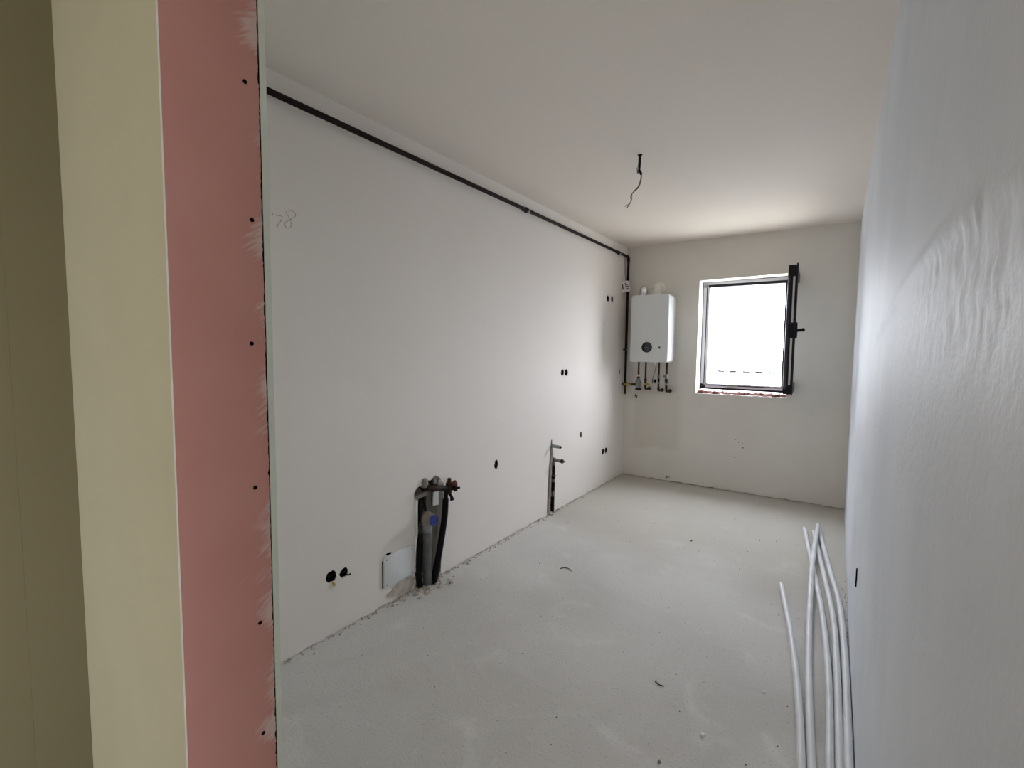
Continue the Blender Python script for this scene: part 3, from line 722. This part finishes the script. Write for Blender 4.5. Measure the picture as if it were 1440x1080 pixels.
def corrugated(path, r, step=.006):
    pts = smoothpath(path, 40); out = []; rs = []
    acc = 0
    for a, b in zip(pts[:-1], pts[1:]):
        acc += (b-a).length
    n = int(acc/step); 
    for i in range(n+1):
        q_ = i/n*(len(pts)-1); k = min(int(q_), len(pts)-2); out.append(pts[k].lerp(pts[k+1], q_-k)); rs.append(r*(1.0 if i % 2 else .86))
    return MB().tube(out, rs, 14)
hs = empty('insulated_hose', (.04, 2.12, 0)); tag(hs, 'black corrugated hose rising to the brass valve, right of the drain pipe', 'hose')
corrugated([(.045, 2.075, 0), (.045, 2.092, .06), (.045, 2.125, .17), (.045, 2.158, .30), (.045, 2.178, .40), (.045, 2.186, .50)], .021).build('sleeve', M['rubber'], hs, smooth=80)
MB().cyl((.045, 2.186, .46), (.05, 2.186, .555), .013, 12).build('pipe', M['rubber'], hs, smooth=40)
corrugated([(.03, 2.118, .012), (.03, 2.138, .08), (.028, 2.155, .20)], .012).build('sleeve', M['rubber'], hs, smooth=80)
h2 = empty('insulated_hose', (-.005, 1.99, 0)); tag(h2, 'flattened black hose behind the cover plate edge, left of the drain pipe', 'hose')
corrugated([(.012, 1.995, 0), (.004, 1.988, .1), (-.004, 1.988, .22), (-.014, 1.992, .33)], .020).build('sleeve', M['rubber'], h2, smooth=80)
MB().cyl((-.014, 1.992, .33), (-.016, 2.035, .56), .010, 10).build('pipe', M['black'], h2, smooth=40)
wm = empty('water_manifold', (.06, 2.16, .55)); tag(wm, 'tarnished brass water valves at the top of the wall recess', 'valve')
MB().tube([(-.04, 2.055, .600), (.0, 2.055, .600), (.03, 2.06, .595), (.045, 2.08, .590), (.05, 2.13, .584)], [.018, .018, .019, .018, .016], 12).build('brass_elbow', M['bronze'], wm, smooth=40)
MB().lathe((.0, 2.045, .602), (0, 0, 1), [(.022, 0), (.024, .01), (.022, .045), (.012, .055)], 8).build('cap_nut', M['clay'], wm)
MB().cyl((.05, 2.125, .583), (.055, 2.215, .566), .017, 12).build('bar', M['black'], wm, smooth=40)
vb = MB().lathe((.055, 2.205, .53), (0, .05, 1), [(.014, 0), (.019, .012), (.020, .05), (.022, .055), (.022, .07), (.013, .078), (.011, .10)], 12).build('valve_body', M['copper'], wm, smooth=40)
MB().lathe((.055, 2.205, .565), (.55, .83, -.02), [(.012, 0), (.013, .03), (.021, .032), (.021, .05), (.007, .052), (.006, .072), (0, .073)], 10).build('knob', M['black'], vb, smooth=40)
MB().lathe((.055, 2.205, .58), (.5, .8, .35), [(.012, 0), (.013, .03), (.018, .034), (.018, .052), (0, .053)], 10).build('knob', M['red'], vb, smooth=40)
MB().tube([(.055, 2.20, .545), (.075, 2.205, .52), (.082, 2.207, .495)], [.010, .009, .014], 10).build('outlet', M['black'], vb, smooth=40)
MB().tube([(-.03, 2.06, .59), (-.03, 2.075, .50), (-.025, 2.085, .43)], [.009, .008, .007], 8).build('riser', M['black'], wm, smooth=40)
MB().lathe((-.02, 2.155, .60), (0, .02, 1), [(.011, 0), (.012, .03), (.008, .032), (.0075, .065), (.003, .075)], 10).build('wall_plug', M['seal'], wm, smooth=40)
MB().lathe((.015, 2.165, .59), (.2, .3, 1), [(.012, 0), (.017, .008), (.016, .028), (.005, .034)], 10).build('white_cap', M['offwhite'], wm, smooth=40)
MB().box((-.02, 1.968, .545), (.006, 2.06, .57), Matrix.Rotation(math.radians(5), 3, 'X')).build('bracket', M['clay'], wm)
# plaster-board bits inside the recess
MB().box((-.01, 1.967, .33), (.006, 1.985, .55)).build('bead_strip', M['offwhite'], wl, label='white strip at the recess edge')
MB().box((-.012, 1.966, .10), (.004, 1.990, .335), Matrix.Rotation(math.radians(1.5), 3, 'X')).build('bead_strip', M['plaster'], wl)
MB().prism([(2.085, .08), (2.14, .07), (2.19, .35), (2.20, .57), (2.105, .58), (2.09, .40)], 0, -.055, -.035).build('backing_board', M['board_dull'], wl, label='greyish board in the recess')
MB().prism([(2.135, .46), (2.185, .455), (2.19, .56), (2.14, .565)], 0, -.02, -.012).build('board_piece', M['gypsum'], wl)

# ------------------------------------------------------------------ slim water stubs farther along
s1 = empty('water_stub', (0, 3.615, 0)); tag(s1, 'slim grey water pipe whose upper stub sticks out, in the narrow chase', 'pipe')
MB().tube([(.003, 3.556, 0), (.003, 3.574, .30), (.001, 3.598, .585)], [.0115, .0115, .0105], 12).build('pipe', M['clay_pvc'], s1, smooth=40)
mb = MB(); mb.tube([(-.004, 3.597, .565), (-.003, 3.600, .595), (.010, 3.602, .603), (.085, 3.606, .600)], [.012, .0145, .0145, .0135], 12); mb.build('elbow', M['regulator'], s1, smooth=40)
MB().cyl((.083, 3.606, .600), (.091, 3.606, .600), .0105, 12).build('end_cap', M['black'], s1, smooth=40)
MB().tube([(-.004, 3.600, .60), (-.002, 3.602, .655)], [.004, .003], 6).build('wire', M['button'], s1)
s2 = empty('water_stub', (0, 3.655, 0)); tag(s2, 'lower water stub with black wrapped riser, right pipe of the narrow chase', 'pipe')
MB().tube([(-.006, 3.640, 0), (-.006, 3.645, .25), (-.005, 3.652, .455)], .0085, 12).build('pipe', M['siphon'], s2, smooth=40)
for z0, z1, r in ((.006, .14, .0155), (.19, .27, .0145), (.30, .325, .015), (.335, .42, .0135)):
    yy = 3.640+.012*z0/.45
    corrugated([(-.004, yy, z0), (-.004, yy+.001, (z0+z1)/2), (-.004, yy+.002, z1)], r, .008).build('insulation', M['rubber'], s2, smooth=80)
MB().box((-.012, 3.625, .318), (.008, 3.675, .326)).build('clip', M['black'], s2)
mb = MB(); mb.tube([(-.006, 3.652, .435), (-.004, 3.653, .462), (.010, 3.654, .470), (.07, 3.656, .466)], [.012, .016, .016, .015], 12); mb.build('elbow', M['regulator'], s2, smooth=40)
MB().lathe((.066, 3.656, .466), (1, .02, 0), [(.017, 0), (.019, .004), (.019, .018), (.010, .022), (.008, .034), (0, .035)], 8).build('end_cap', M['bronze'], s2)
MB().tube([(-.005, 3.595, .03), (.02, 3.55, .004), (.045, 3.56, .012)], .003, 6).build('wire_end', M['button'], s1)

# ------------------------------------------------------------------ cable in the ceiling
cc = empty('ceiling_cable', (.995, 2.847, 2.6)); tag(cc, 'bare lamp cable hanging from a black sleeve in the ceiling', 'cable')
cx_, cy_ = .995, 2.847
MB().tube([(cx_, cy_, 2.61), (cx_-.001, cy_, 2.56), (cx_-.003, cy_-.002, 2.520)], .0085, 10).build('sleeve', M['black'], cc, smooth=40)
MB().tube(smoothpath([(cx_-.004, cy_-.003, 2.535), (cx_-.003, cy_-.004, 2.515), (cx_+.006, cy_, 2.498), (cx_+.010, cy_+.002, 2.486)], 4), .0075, 10).build('tape', M['black'], cc, smooth=60)
MB().box((cx_-.016, cy_-.012, 2.512), (cx_-.004, cy_-.002, 2.528)).build('clip', M['steel'], cc)
MB().cyl((cx_-.006, cy_-.008, 2.512), (cx_-.007, cy_-.01, 2.494), .006, 8).build('connector', M['button'], cc)
wp = [(1.006, 2.848, 2.495), (1.003, 2.842, 2.45), (.992, 2.832, 2.41), (.975, 2.815, 2.385), (.966, 2.806, 2.36), (.966, 2.806, 2.335), (.955, 2.796, 2.31)]
MB().tube(smoothpath(wp+[(.936, 2.778, 2.292)], 5), .0021, 6).build('wire', M['wire'], cc, smooth=60)
wp2 = [(1.008, 2.850, 2.495), (1.006, 2.846, 2.45), (.996, 2.836, 2.41), (.974, 2.815, 2.380), (.961, 2.803, 2.355), (.963, 2.803, 2.33), (.957, 2.798, 2.31)]
MB().tube(smoothpath(wp2+[(.946, 2.786, 2.284)], 5), .0021, 6).build('wire', M['black'], cc, smooth=60)
MB().tube(smoothpath(wp2[:5]+[(.970, 2.808, 2.34)], 5), .0018, 6).build('wire', M['seal'], cc, smooth=60)
MB().lathe((cx_, cy_, 2.6005), (0, 0, -1), [(.016, 0), (.013, .002), (.009, .0025)], 12).build('ceiling_hole', M['dark'], cc)

# ------------------------------------------------------------------ conduits on the floor
def conduit(pts, label, r=.014):
    t = empty('conduit', (pts[0][0], pts[0][1], 0)); tag(t, label, 'conduit', 'grey plastic conduits on the floor')
    P = smoothpath(pts, 10)
    MB().tube(P, r, 16, cap=False).build('pipe', M['conduit'], t, smooth=60)
    d = (P[0]-P[1]).normalized()
    MB().lathe(P[0]-d*.02, d, [(r*.8, 0), (r*.8, .0201), (r*1.001, .0201), (r*1.001, .014)], 16).build('rim', M['conduit'], t, smooth=40)
    MB().lathe(P[0]-d*.004, d, [(r*.8, 0), (0, 0.0001)], 16).build('bore', M['dark'], t)
z = .0143
conduit([(1.804, 3.283, z), (1.884, 2.801, z), (1.941, 2.376, z), (1.970, 2.099, z), (1.989, 1.845, z), (2.004, 1.5, z), (2.011, 1.1, z)], 'pale grey conduit lying apart, leftmost, its far end alone on the bare floor')
conduit([(1.868, 4.472, z), (1.951, 3.71, z), (2.016, 3.106, z), (2.053, 2.58, z), (2.0655, 2.222, z), (2.070, 1.912, z), (2.077, 1.4, z), (2.080, 1.0, z)], 'grey conduit passing under the top one, its far tip left of the crossing')
conduit([(1.960, 4.53, .048), (1.953, 4.1, .047), (1.952, 3.66, .044), (1.962, 3.1, .032), (1.980, 2.55, .018), (2.000, 2.163, z), (2.020, 1.858, z), (2.045, 1.4, z), (2.05, 1.0, z)], 'whitish conduit lying on top, crossing over three others')
conduit([(1.933, 4.425, z), (2.020, 3.577, z), (2.072, 3.019, z), (2.089, 2.546, z), (2.0955, 2.197, z), (2.099, 1.928, z), (2.106, 1.4, z), (2.1085, 1.0, z)], 'grey conduit second from the right wall, beside the wall-hugging one')
conduit([(1.968, 4.50, z), (2.047, 3.711, z), (2.100, 3.21, z), (2.119, 2.721, z), (2.1240, 2.332, z), (2.1245, 1.946, z+.006), (2.1245, 1.4, z+.018), (2.1245, 1.0, z+.020)], 'dusty grey conduit hugging the foot of the right wall')

# ------------------------------------------------------------------ litter on the floor
def chip(name, x, y, r, m_, label, cat, seed, sq=(1, 1, .6)):
    t = MB().lump((0, 0, 0), r, seed, sq)
    zmin = min(v[2] for v in t.v); t.v = [(v[0]+x, v[1]+y, v[2]-zmin) for v in t.v]
    tag(t.build(name, M[m_]), label, cat)
chip('plaster_chip', 1.676, 1.807, .010, 'gypsum', 'bright white plaster chip on the near floor', 'chip', 3, (1, 1.3, .3))
chip('pebble', 1.836, 2.191, .008, 'gypsum', 'tiny pale pebble left of the leftmost conduit', 'pebble', 4, (1.1, 1.2, .5))
chip('mortar_lump', 1.578, 1.595, .006, 'mortar', 'dark mortar crumb on the nearest strip of floor', 'crumb', 5)
chip('mortar_lump', 1.174, 3.69, .008, 'mortar', 'dark crumb in the middle of the far floor', 'crumb', 6)
def offcut(pts, label):
    t = MB().tube(smoothpath(pts, 5), .0022, 6); tag(t.build('wire_offcut', M['black'], smooth=60), label, 'wire')
offcut([(.583, 2.70, .003), (.60, 2.73, .003), (.63, 2.735, .003), (.66, 2.715, .003)], 'short bent wire offcut on the floor in front of the slim water stubs')
offcut([(1.437, 1.995, .003), (1.455, 1.982, .003), (1.478, 1.984, .003)], 'tiny wire offcut on the open floor before the camera')
